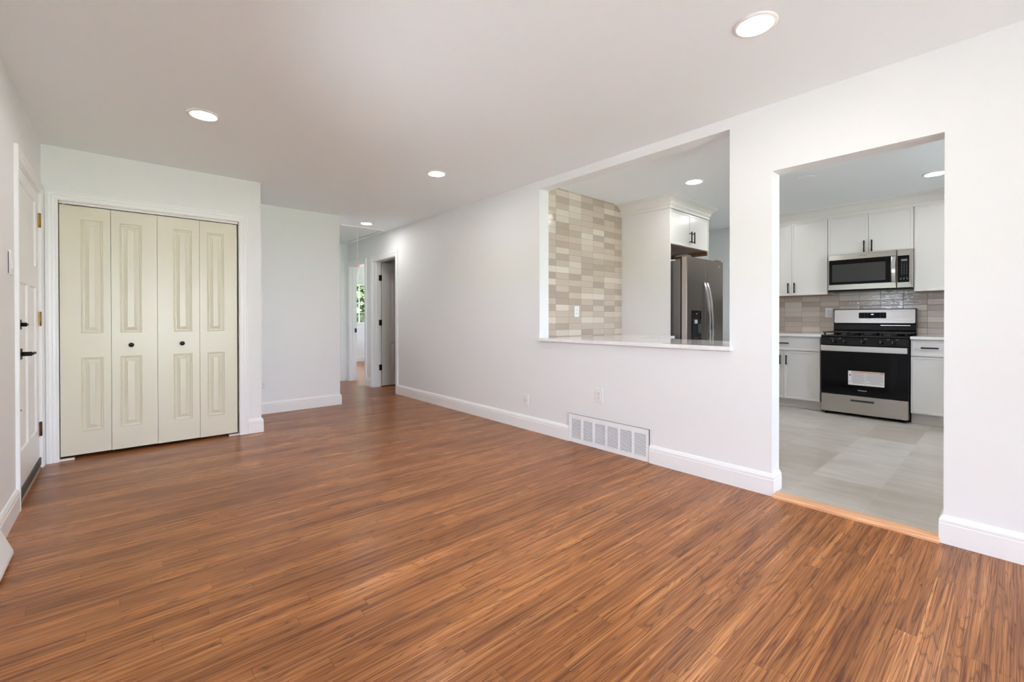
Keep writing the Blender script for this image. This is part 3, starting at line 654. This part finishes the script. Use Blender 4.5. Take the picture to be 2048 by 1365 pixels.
# ------------------------------------------------------------------ return air grille
t = thing('return_air_grille', 'white louvred return air grille at the foot of the right wall', 'vent', (XR, 2.268, 0))
gy0, gy1, gz0, gz1 = 1.863, 2.674, .002, .252
cols = [(1.889, 1.998), (2.016, 2.130), (2.147, 2.257), (2.274, 2.387), (2.408, 2.515), (2.535, 2.646)]
g = MB()
ys = [gy0] + [q for c in cols for q in c] + [gy1]
for i in range(0, len(ys), 2): g.box(XR-.012, XR-.001, ys[i], ys[i+1], gz0, gz1)
for c in cols: g.box(XR-.012, XR-.001, c[0], c[1], gz0, .037); g.box(XR-.012, XR-.001, c[0], c[1], .214, gz1)
g.sweep([(gy0, gz0), (gy0, gz1), (gy1, gz1), (gy1, gz0), (gy0, gz0)], [(0, .001), (0, .013), (-.004, .013), (-.004, .001)], mapR)
part('grille_frame', g, TRIM, t)
lv = MB()
for c in cols:
    for k in range(15):
        z = .043 + k*.0118
        lv.extrude_poly([(XR-.0105, z-.0030), (XR-.0095, z-.0034), (XR-.0062, z+.0034), (XR-.0072, z+.0038)], lambda u, v, q: (u, q, v), c[0]+.0005, c[1]-.0005)
part('louvers', lv, TRIM, t)
part('duct_shadow', MB().box(XR-.0012, XR-.0004, 1.889, 2.646, .037, .214), DARK, t, 'dark sheet standing in for the shade behind the louvers')  # flat dark sheet drawn as the shade inside the duct
part('screw', MB().lathe([(0, -.0145), (.004, -.0135), (.004, -.012)], (XR, 1.874, .127), 'x', 12), TRIM, t)
part('screw', MB().lathe([(0, -.0145), (.004, -.0135), (.004, -.012)], (XR, 2.661, .127), 'x', 12), TRIM, t)

# floor register at left
t = thing('baseboard_register', 'white sloped metal baseboard register at the foot of the left wall', 'vent', (-.43, 2.85, 0))
part('register_body', MB().extrude_poly([(-.462, .012), (-.462, .19), (-.446, .19), (-.388, .034), (-.386, .02), (-.392, .014)], lambda u, v, q: (u, q, v), 2.45, 3.08), TRIM, t)
part('register_shade', MB().box(-.462, -.398, 2.47, 3.06, 0, .014), DARK, t, 'dark block standing in for the shadow below')  # dark block drawn as the shadow under the raised register
rs = MB()
for k in range(13):
    y = 2.50+k*.023; rs.extrude_poly([(-.436, .164), (-.4345, .1645), (-.404, .0825), (-.4055, .082)], lambda u, v, q: (u, q, v), y, y+.008)
part('louvers', rs, SLOT, t)

# ------------------------------------------------------------------ kitchen cabinets
def bar_handle(parent, ax, p, length, vertical=True, name='handle'):
    # ax: 'x' = door faces -X; p = centre on the door face
    x, y, z = p; mb = MB(); h = length/2
    if ax == 'x':
        if vertical:
            mb.tube([(x-.030, y, z-h), (x-.030, y, z+h)], .0068, 12)
            for s in (-1, 1): mb.tube([(x, y, z+s*h*.74), (x-.030, y, z+s*h*.74)], .0050, 10)
        else:
            mb.tube([(x-.030, y-h, z), (x-.030, y+h, z)], .0068, 12)
            for s in (-1, 1): mb.tube([(x, y+s*h*.74, z), (x-.030, y+s*h*.74, z)], .0050, 10)
    else:
        mb.tube([(x, y-.030, z-h), (x, y-.030, z+h)], .0068, 12)
        for s in (-1, 1): mb.tube([(x, y, z+s*h*.74), (x, y-.030, z+s*h*.74)], .0050, 10)
    return part(name, mb, BLACKM, parent, 'black bar pull')
CP = [(0, 0), (.0015, .005), (.004, .006)]
def cdoor(parent, ax, a, s0, s1, z0, z1, name='door', fr=.020):
    mp = (lambda u, v, t: (a+t, u, v)) if ax == 'x' else (lambda u, v, t: (u, a+t, v))
    g = .0015
    return part(name, MB().leaf(s0+g, s1-g, z0+g, z1-g, .019, [(s0+fr, s1-fr, z0+fr, z1-fr)], CP, mp), CAB, parent)
UX = 6.40     # face of the wall cabinets' doors
def wall_cab(label, y0, y1, z0, z1, splits, handles):
    c = thing('wall_cabinet', label, 'cabinet', (UX+.02, (y0+y1)/2, z0), group='white wall cabinets above the range run')
    part('cabinet_body', MB().box(UX+.020, KX-.0105 if z0 < 1.42 else KX-.002, y0+.001, y1-.001, z0+.004, 2.325), CAB, c)
    part('underside', MB().box(UX+.022, KX-.0105, y0+.003, y1-.003, z0, z0+.004), MAPLE, c, 'bare maple underside')
    for a, b in zip(splits, splits[1:]):
        dd = cdoor(c, 'x', UX, a, b, z0, 2.306)
        for hy, hz in handles:
            if a < hy < b: bar_handle(dd, 'x', (UX, hy, hz), .13)
    return c
wall_cab('tall white two-door wall cabinet left of the microwave', 1.516, 2.286, 1.394, 2.31, [1.518, 1.901, 2.284], [(1.866, 1.49), (1.936, 1.49)])
wall_cab('short white two-door wall cabinet directly over the microwave', .742, 1.516, 1.857, 2.31, [.746, 1.130, 1.514], [(1.095, 1.93), (1.165, 1.93)])
wall_cab('tall white wall cabinet right of the microwave', .275, .742, 1.394, 2.31, [.277, .738], [(.33, 1.49)])
CR = [(0, 2.306), (.010, 2.306), (.010, 2.336), (.014, 2.338), (.018, 2.346), (.022, 2.350), (.024, 2.366), (.034, 2.384), (.052, 2.402), (.066, 2.410), (.069, 2.418), (.078, 2.422), (.082, 2.432), (.082, H), (0, H)]
struct('trim_2', MB().sweep([(UX+.006, .275), (UX+.006, 2.286), (KX, 2.286)], CR, m3), CROWN, 'cream white crown moulding over the range wall cabinets')
# refrigerator surround cabinet
c = thing('refrigerator_cabinet', 'white cabinet over the refrigerator with a full-height side panel', 'cabinet', (4.9, 2.8, 0))
part('side_panel', MB().box(4.450, 4.469, 2.485, YT-.002, .018, 2.325), CAB, c, 'tall plain white side panel')
part('cabinet_body', MB().box(4.470, 5.36, 2.503, YT-.002, 1.921, 2.325), CAB, c)
part('underside', MB().box(4.471, 5.358, 2.505, YT-.004, 1.916, 1.921), MAPLE, c, 'bare maple underside')
part('end_panel', MB().box(5.352, 5.362, 2.50, YT-.002, 1.87, 1.916), MAPLE, c)
for a, b, hx in ((4.468, 4.914, 4.880), (4.914, 5.36, 4.948)):
    dd = cdoor(c, 'y', 2.483, a, b, 1.921, 2.295); bar_handle(dd, 'y', (hx, 2.483, 2.03), .13)
struct('trim_3', MB().sweep([(5.362, YT), (5.362, 2.489), (4.450, 2.489), (4.450, YT-.01)][::-1] if False else [(4.450, YT-.01), (4.450, 2.489), (5.362, 2.489), (5.362, YT)], [(-o, z-.002 if z < H else z) for o, z in CR], m3), CROWN, 'white crown moulding around the refrigerator cabinet')

# base cabinets
BX = 6.10
def base_cab(label, y0, y1, doors, drawers, dh, wh):
    c = thing('base_cabinet', label, 'cabinet', (BX+.02, (y0+y1)/2, .018), group='white base cabinets beside the range')
    part('cabinet_body', MB().box(BX+.020, KX-.002, y0+.001, y1-.001, .125, .888), CAB, c)
    part('toe_kick', MB().box(BX+.065, BX+.08, y0+.001, y1-.001, .018, .125), TOE, c, 'greyish recessed toe kick')
    for a, b in zip(drawers, drawers[1:]):
        dd = cdoor(c, 'x', BX, a, b, .716, .880, 'drawer')
        for hy in wh:
            if a < hy < b: bar_handle(dd, 'x', (BX, hy, .804), .13, False)
    for a, b in zip(doors, doors[1:]):
        dd = cdoor(c, 'x', BX, a, b, .130, .710)
        for hy in dh:
            if a < hy < b: bar_handle(dd, 'x', (BX, hy, .60), .115)
    return c
base_cab('white base cabinet left of the range with a drawer over two doors', 1.516, 2.286, [1.518, 1.896, 2.284], [1.518, 2.284], [1.862, 1.930], [1.90])
base_cab('narrow white base cabinet right of the range', .425, .730, [.427, .728], [.427, .728], [.468], [.583])
base_cab('white base cabinet farther right of the range', -.20, .425, [-.198, .1125, .423], [-.198, .423], [.08, .145], [.1125])
# peninsula base below the pass-through and run along the tiled wall
c = thing('corner_base_cabinet', 'white base cabinets below the pass-through counter', 'cabinet', (3.45, 2.2, .018))
part('cabinet_body', MB().box(XRB+.001, 3.70, 1.22, YT-.002, .125, .888).box(3.70, 4.448, 2.50, YT-.002, .125, .888), CAB, c)
part('toe_kick', MB().box(XRB+.001, 3.63, 1.24, YT-.002, .018, .125).box(3.63, 4.448, 2.57, YT-.002, .018, .125), TOE, c)
for a, b in ((1.24, 1.66), (1.66, 2.08), (2.08, 2.46)):
    cd_ = part('door', MB().leaf(a+.002, b-.002, .13, .88, .019, [(a+.02, b-.02, .15, .86)], CP, lambda u, v, q: (3.72-q, u, v)), CAB, c)
cdoor(c, 'y', 2.48, 3.75, 4.446, .13, .88)
# counters
def top(label, boxes):
    mb = MB()
    for b in boxes: mb.box(*b, .002)
    return solo('countertop', mb, QUARTZ, label, 'countertop')
top('white quartz counter left of the range', [(BX-.03, KX-.0105, 1.500, 2.30, .888, .918)])
top('white quartz counter right of the range', [(BX-.03, KX-.0105, -.21, .730, .888, .918)])
Lp = [(2.998, 1.245), (3.04, 1.245), (3.04, 1.268), (3.166, 1.268), (3.166, 1.205), (3.76, 1.205), (3.76, 2.425), (4.448, 2.425), (4.448, 3.099), (3.166, 3.099), (3.166, 3.059), (3.04, 3.059), (3.04, 3.085), (2.998, 3.085)]
mb = MB().extrude_poly(Lp, m3, .890, .920); bmesh.ops.bevel(mb.bm, geom=[e for e in mb.bm.edges if abs(e.verts[0].co.z-e.verts[1].co.z) < 1e-4], offset=.002, segments=2, affect='EDGES')
solo('countertop', mb, QUARTZ, 'white quartz pass-through ledge and peninsula counter', 'countertop')

# ------------------------------------------------------------------ refrigerator
t = thing('refrigerator', 'dark stainless side-by-side refrigerator with curved handles and dispenser', 'refrigerator', (4.94, 2.7, .018))
RX0, RX1, RG, RYF = 4.500, 5.372, 4.925, 2.315
part('refrigerator_body', MB().box(RX0+.002, RX1-.002, 2.392, 3.06, .03, 1.735, .004), FSIDE, t)
def fdoor(x0, x1):
    bv = .008
    return MB().box(x0, x1, RYF, 2.380, .08, 1.772, bv, 3)
dl = part('freezer_door', fdoor(RX0, RG-.003), FSTEEL, t)
dr = part('refrigerator_door', fdoor(RG+.003, RX1), FSTEEL, t)
part('door_edge', MB().box(RX0-.0012, RX0+.001, RYF+.008, 2.372, .09, 1.765), FEDGE, dl, 'lighter brushed door edge')
part('door_edge', MB().box(RG+.0015, RG+.0035, RYF+.004, 2.370, .09, 1.765), FEDGE, dr)
part('gasket', MB().box(RX0+.01, RX1-.01, 2.380, 2.392, .09, 1.76), DARK, t)
part('hinge_cover', MB().box(RX0+.02, RX0+.12, 2.33, 2.46, 1.772, 1.79, .004).box(RX1-.12, RX1-.02, 2.33, 2.46, 1.772, 1.79, .004).box(RX0+.02, RX1-.02, 2.40, 2.46, 1.735, 1.752, .003), FSIDE, t)
def fhandle(x, door):
    mb = MB(); pts = []
    for i in range(25):
        q = i/24; z = 1.505 - q*.96; b = math.sin(math.pi*q)**.8*.062 + .004
        pts.append((x, RYF-b, z))
    secs = []
    for p in pts: secs.append([mb.bm.verts.new((p[0]+dx, p[1]+dy, p[2])) for dx, dy in ((-.017, .008), (-.017, -.004), (-.011, -.010), (.011, -.010), (.017, -.004), (.017, .008))])
    for A, B in zip(secs, secs[1:]):
        for k in range(6): mb.bm.faces.new([A[k], A[(k+1) % 6], B[(k+1) % 6], B[k]])
    mb.bm.faces.new(secs[0]); mb.bm.faces.new(secs[-1])
    part('handle', mb, STEELH, door, 'curved bright stainless handle')
fhandle(RG-.032, dl); fhandle(RG+.034, dr)
dp = part('dispenser', MB().box(4.600, 4.815, RYF-.004, RYF+.004, .875, 1.193, .002), GLASSBLK, t, 'black ice and water dispenser')
part('dispenser_recess', MB().box(4.612, 4.803, RYF-.0055, RYF-.003, .895, 1.095), DARK, dp)
part('nozzle', MB().box(4.650, 4.705, RYF-.016, RYF-.003, 1.05, 1.092, .003), LGREY, dp)
part('paddle', MB().extrude_poly([(4.715, 1.045), (4.79, 1.045), (4.785, .955), (4.76, .935), (4.722, .955)], lambda u, v, q: (u, q, v), RYF-.014, RYF-.004), CHAR, dp)
part('drip_tray', MB().box(4.64, 4.79, RYF-.012, RYF-.003, .893, .900, .001), CHAR, dp)
part('water_icon', MB().box(4.700, 4.712, RYF-.0048, RYF-.0038, 1.150, 1.164), LGREY, dp)
em = MB().lathe([(.011, -.0005), (.013, -.0015), (.015, -.0005)], (5.268, RYF, 1.712), 'y', 20); em.box(5.262, 5.274, RYF-.0015, RYF-.0004, 1.710, 1.714)
part('emblem', em, LETTER, dr, 'small round silver emblem')

# ------------------------------------------------------------------ range
RF = 6.045; Y0, Y1 = .739, 1.493
t = thing('gas_range', 'stainless and black gas range with a warning label on its oven door', 'range', (6.4, 1.115, .018))
part('range_body', MB().box(6.085, 6.69, Y0, Y1, .045, .90, .002), plain('range_side_grey', (.045, .048, .05, 1), .35), t)
part('foot', MB().lathe([(0, .018), (.018, .018), (.018, .03), (.010, .032), (.010, .05)], (6.11, Y0+.04, 0), seg=14), BLACKM, t)
part('foot', MB().lathe([(0, .018), (.018, .018), (.018, .03), (.010, .032), (.010, .05)], (6.11, Y1-.04, 0), seg=14), BLACKM, t)
part('foot', MB().lathe([(0, .018), (.018, .018), (.018, .03), (.010, .032), (.010, .05)], (6.62, Y0+.04, 0), seg=14), BLACKM, t)
part('foot', MB().lathe([(0, .018), (.018, .018), (.018, .03), (.010, .032), (.010, .05)], (6.62, Y1-.04, 0), seg=14), BLACKM, t)
dw = part('warming_drawer', MB().box(RF, 6.084, Y0, Y1, .052, .250, .004), STEEL, t)
part('drawer_pull', MB().box(RF-.0012, RF+.002, 1.015, 1.220, .187, .205, .0008).box(RF-.006, RF+.001, 1.012, 1.223, .204, .209, .001), CHAR, dw, 'dark recessed slot pull')
od = part('oven_door', MB().box(RF-.003, 6.082, Y0, Y1, .256, .800, .004), GLASSBLK, t, 'black glass oven door')
hb = MB().box(RF-.050, RF-.030, Y0+.002, Y1-.002, .738, .800, .006, 3)
for y in (Y0+.01, Y1-.045): hb.box(RF-.035, RF-.002, y, y+.035, .750, .790, .003)
part('oven_handle', hb, STEELH, od, 'wide flat stainless handle')
# label on the oven door
lab = part('warning_label', MB().box(RF-.0042, RF-.003, .928, 1.240, .372, .526), PAPER, t, 'white paper warning label with an orange stripe')
lx0, lx1 = RF-.0048, RF-.0041
part('label_stripe', MB().box(lx0, lx1, .960, 1.208, .512, .520), ORANGE, lab); part('label_stripe', MB().box(lx0, lx1, .932, .960, .511, .521), REDP, lab)
ink = MB(); random.seed(4)
for cy0, cy1 in ((1.095, 1.205), (.936, 1.080)):
    for k in range(15):
        z = .503 - k*.0085; e = random.uniform(0, .35)*(cy1-cy0) if k % 4 == 3 else 0
        if z < .385: break
        a = cy0+e; b = cy1 - (.03 if (k > 9 and cy1 < 1.09) else 0)
        ink.box(lx0, lx1, a, b, z, z+.0022)
ink.box(lx0, lx1, 1.086, 1.088, .376, .508); ink.box(lx0, lx1, 1.209, 1.2105, .43, .52)
part('label_print', ink, INK, lab)
ic = MB(); ic.extrude_poly([(1.234, .478), (1.226, .488), (1.218, .485), (1.214, .477), (1.220, .473)], lambda u, v, q: (q, u, v), lx0, lx1); part('label_pictogram', ic, SLOT, lab); ic = MB()
ic.extrude_poly([(1.234, .405), (1.214, .423), (1.212, .421), (1.232, .403)], lambda u, v, q: (q, u, v), lx0, lx1); part('label_pictogram', ic, SLOT, lab); ic = MB()
ic.extrude_poly([(1.078, .398), (1.054, .413), (1.052, .410), (1.076, .396)], lambda u, v, q: (q, u, v), lx0, lx1)
part('label_pictogram', ic, SLOT, lab)
text_part('Whirlpool', .018, LETTER, od, Matrix.Translation((RF-.0035, 1.116, .315)) @ FACE_MX, 'brand_lettering')
# control panel and knobs
cp = part('control_panel', MB().extrude_poly([(6.084, .803), (RF+.004, .803), (RF+.002, .81), (RF+.020, .893), (6.084, .897)], lambda u, v, q: (u, q, v), Y0, Y1), ENAMEL, t, 'glossy black knob panel')
for y in (1.370, 1.272, 1.114, .955, .856):
    k = part('knob', MB().lathe([(0, .004), (.020, .004), (.020, -.010), (.017, -.026), (.013, -.029), (0, -.029)], (RF+.012, y, .852), 'x', 24).box(RF-.024, RF-.010, y-.0035, y+.0035, .832, .872, .002), ENAMEL, t)
    part('knob_mark', MB().box(RF-.0245, RF-.0235, y+.006, y+.008, .838, .866), LGREY, k)
for y in (1.395, 1.32, 1.09, .90, .83): part('burner_mark', MB().box(RF+.0155, RF+.018, y-.012, y+.012, .878, .881), LGREY, cp)
# cooktop
ct = part('cooktop', MB().box(RF+.008, 6.62, Y0-.001, Y1+.001, .898, .915, .004), ENAMEL, t)
for bx_, by in ((6.20, .93), (6.20, 1.30), (6.47, .93), (6.47, 1.30), (6.335, 1.115)):
    part('burner', MB().lathe([(.050, .915), (.050, .921), (.038, .926), (.036, .934), (0, .936)], (bx_, by, 0), seg=24), IRON, ct)
def grate(y0, y1):
    g = MB(); z = .952; b = .006
    for x in (6.085, 6.20, 6.335, 6.47, 6.585): g.box(x-b, x+b, y0, y1, z-.012, z, .002)
    for y in (y0+b, (y0+y1)/2, y1-b): g.box(6.079, 6.591, y-b, y+b, z-.012, z, .002)
    for x in (6.10, 6.57):
        for y in (y0+.02, y1-.02): g.extrude_poly([(-.007, .914), (.007, .914), (.014, z-.010), (-.014, z-.010)], lambda u, v, q: (x+u, y+q, v), -.007, .007)
    return g
for a, b in ((Y0+.004, .988), (.992, 1.238), (1.242, Y1-.004)): part('grate', grate(a, b), IRON, ct, 'cast iron grate')
# back guard
bgd = part('back_guard', MB().extrude_poly([(6.60, .915), (6.59, .97), (6.600, 1.035), (6.590, 1.045), (6.600, 1.215), (6.70, 1.215), (6.70, .90), (6.60, .90)], lambda u, v, q: (u, q, v), Y0+.001, Y1+.006), ENAMEL, t)
def rrect(y0, y1, z0, z1, r, n=5):
    out = []
    for cx, cz, a0 in ((y1-r, z1-r, 0), (y0+r, z1-r, 90), (y0+r, z0+r, 180), (y1-r, z0+r, 270)):
        for i in range(n+1): a = math.radians(a0+90*i/n); out.append((cx+r*math.cos(a), cz+r*math.sin(a)))
    return out
sl_ = lambda u, v, q: (6.590+(v-1.045)*.0588+q, u, v)
part('control_fascia', MB().extrude_poly(rrect(Y0+.010, Y1-.002, 1.050, 1.206, .012), sl_, -.006, .001), STEEL, bgd, 'stainless upper control fascia')
ds = part('clock_display', MB().extrude_poly(rrect(.998, 1.250, 1.105, 1.172, .006), sl_, -.0075, -.005), GLASSBLK, t)
text_part('1:48', .014, BLUE, bgd, Matrix.Translation((6.590+.105*.0588-.008+.0005, 1.125, 1.150)) @ FACE_MX, 'clock_digits')
for y in (1.195, 1.165, 1.050, 1.022):
    for z in (1.155, 1.137, 1.118): part('touch_key', MB().box(6.585, 6.5885, y-.006, y+.006, z-.0012, z+.0012), DISPG, ds)
part('vent_slot_highlight', MB().box(6.5905, 6.5945, Y0+.05, 1.05, 1.020, 1.026, .001), STEELH, bgd, 'thin bright strip standing in for a highlight')  # bright strip placed on the guard as a drawn-in highlight

# ------------------------------------------------------------------ microwave
MX = 6.330; MY0, MY1, MZ0, MZ1 = .740, 1.500, 1.436, 1.852
t = thing('microwave', 'stainless over-the-range microwave with a black window', 'microwave', (6.5, 1.12, 1.42))
part('microwave_body', MB().box(MX+.04, KX-.0105, MY0, MY1, 1.418, MZ1, .002), ENAMEL, t)
part('vent_lip', MB().box(MX+.008, MX+.04, MY0+.002, MY1-.002, 1.418, MZ0-.001, .001), BLACKM, t)
def bezel(y0, y1, z0, z1, iy0, iy1, iz0, iz1, r=.012):
    mb = MB(); f = lambda y, z, x: mb.bm.verts.new((x, y, z))
    L0 = [(y0, z0, MX+.04), (y1, z0, MX+.04), (y1, z1, MX+.04), (y0, z1, MX+.04)]
    L1 = [(y0, z0, MX+r), (y1, z0, MX+r), (y1, z1, MX+r), (y0, z1, MX+r)]
    L2 = [(y0+.004, z0+.004, MX+.004), (y1-.004, z0+.004, MX+.004), (y1-.004, z1-.004, MX+.004), (y0+.004, z1-.004, MX+.004)]
    L3 = [(iy0, iz0, MX), (iy1, iz0, MX), (iy1, iz1, MX), (iy0, iz1, MX)]
    vv = [[f(*p) for p in l] for l in (L0, L1, L2, L3)]
    for A, B in zip(vv, vv[1:]):
        for k in range(4): mb.bm.faces.new([A[k], A[(k+1) % 4], B[(k+1) % 4], B[k]])
    mb.bm.faces.new(vv[0]); mb.bm.faces.new(vv[-1]); return mb
md = part('microwave_door', bezel(.8735, MY1, MZ0, MZ1, .880, 1.488, 1.497, 1.790), STEEL, t)
part('door_glass', MB().box(MX-.002, MX+.003, .882, 1.486, 1.499, 1.789, .001), GLASSBLK, md, 'black door glass')
part('window_screen', MB().box(MX-.0026, MX-.0018, .965, 1.455, 1.530, 1.735), GREYG, md, 'grey mesh window')
hh = MB(); sec = []
for i in range(17):
    q = i/16; z = 1.503+q*.278; b = math.sin(math.pi*q)*.022+.010
    sec.append([hh.bm.verts.new((MX-b+dx, .898+dy, z)) for dx, dy in ((.006, -.018), (-.004, -.018), (-.007, -.012), (-.007, .012), (-.004, .018), (.006, .018))])
for A, B in zip(sec, sec[1:]):
    for k in range(6): hh.bm.faces.new([A[k], A[(k+1) % 6], B[(k+1) % 6], B[k]])
hh.bm.faces.new(sec[0]); hh.bm.faces.new(sec[-1])
part('handle', hh, STEELH, md, 'curved stainless handle')
text_part('Whirlpool', .018, DLETTER, md, Matrix.Translation((MX+.0012, 1.165, 1.822)) @ FACE_MX, 'brand_lettering', .0012)
pn = part('keypad_panel', bezel(MY0, .8725, MZ0, MZ1, .768, .866, 1.493, 1.784), STEEL, t)
kp = part('keypad', MB().extrude_poly(rrect(.769, .8655, 1.494, 1.783, .005), lambda u, v, q: (q, u, v), MX-.001, MX+.003), GLASSBLK, t)
part('display', MB().box(MX-.0018, MX-.0008, .785, .835, 1.722, 1.745), DISPG, kp)
for r_ in range(9):
    for y in (.790, .810, .830):
        z = 1.700-r_*.0165 if r_ < 8 else 1.545
        part('key', MB().box(MX-.0016, MX-.0009, y-.003, y+.003, z-.0014, z+.0014), LGREY, kp)
for y in (.785, .812, .838): part('key', MB().box(MX-.0016, MX-.0009, y-.006, y+.006, 1.528, 1.532), LGREY, kp)

# ------------------------------------------------------------------ outdoors
solo('ground', MB().box(-60, 60, -60, 80, -.9, -.6), GRASS, 'green lawn around the house', kind='structure')
solo('ground_bounce', MB().box(-14, 14, -14, 13.5, -.6, -.56), CONCRETE, 'pale concrete paving added around the house to bounce neutral light indoors', kind='structure')  # unseen paving added to bounce daylight up without a green cast
def tree(x, y, h, r, label, seed):
    random.seed(seed); t = thing('tree', label, 'tree', (x, y, -.6), group='leafy trees outside')
    part('trunk', MB().tube([(x, y, -.6), (x+.1, y, h*.3), (x, y+.1, h*.6)], .16, 10), BARK, t)
    mb = MB()
    cl = [(x+random.uniform(-1, 1)*r*.6, y+random.uniform(-1, 1)*r*.6, h*.55+random.uniform(-.5, .45)*r*1.3, r*random.uniform(.35, .6)) for _ in range(26)]
    for cx, cy, cz, cr in cl:
        for _ in range(220):
            v = Vector((random.gauss(0, 1), random.gauss(0, 1), random.gauss(0, 1))).normalized()*cr*random.uniform(.75, 1.05)
            p = Vector((cx, cy, cz))+v; n = (v.normalized()+Vector((random.uniform(-.6, .6), random.uniform(-.6, .6), random.uniform(-.2, .8)))).normalized()
            a = n.cross(Vector((0, 0, 1))+Vector((.01, 0, 0))).normalized(); b = n.cross(a); s = random.uniform(.08, .17)
            mb.poly([p-a*s, p+b*s*.6, p+a*s, p-b*s*.6])
    o = part('foliage', mb, LEAF, t); o['kind'] = 'stuff'
tree(7.0, 17.2, 4.4, 2.6, 'leafy yellow green tree beyond the bedroom window', 1)
tree(11.0, 26.5, 6.5, 4.0, 'larger leafy tree behind the first one outside the bedroom', 2)
tree(-13.5, 9.0, 4.5, 2.4, 'leafy tree on the lawn outside the front picture window', 3)
t = thing('added_porch', 'white roofed porch added outside the entry door to cut sky light', 'porch', (-1.6, 4.35, -.56))  # unseen porch, added to hold back sky light
part('porch_slab', MB().box(-2.5, -.605, 2.9, 5.8, 2.50, 2.62), SIDING, t)
for y in (3.0, 5.7): part('post', MB().box(-2.48, -2.38, y-.05, y+.05, -.56, 2.50), WHITEROOF, t)
rp = MB()
for k in range(40):
    x = 3.6+k*.09; rp.box(x, x+.045, 14.0, 15.6, .86, .90)
rp.box(3.6, 7.2, 14.0, 15.6, .84, .86)
t = thing('porch_roof', 'low white ribbed metal roof outside the bedroom window', 'roof', (5.4, 14.8, -.6))
part('roof_sheet', rp, WHITEROOF, t)
for x in (3.7, 7.1):
    for y in (14.1, 15.5): part('post', MB().box(x-.05, x+.05, y-.05, y+.05, -.6, .84), WHITEROOF, t)
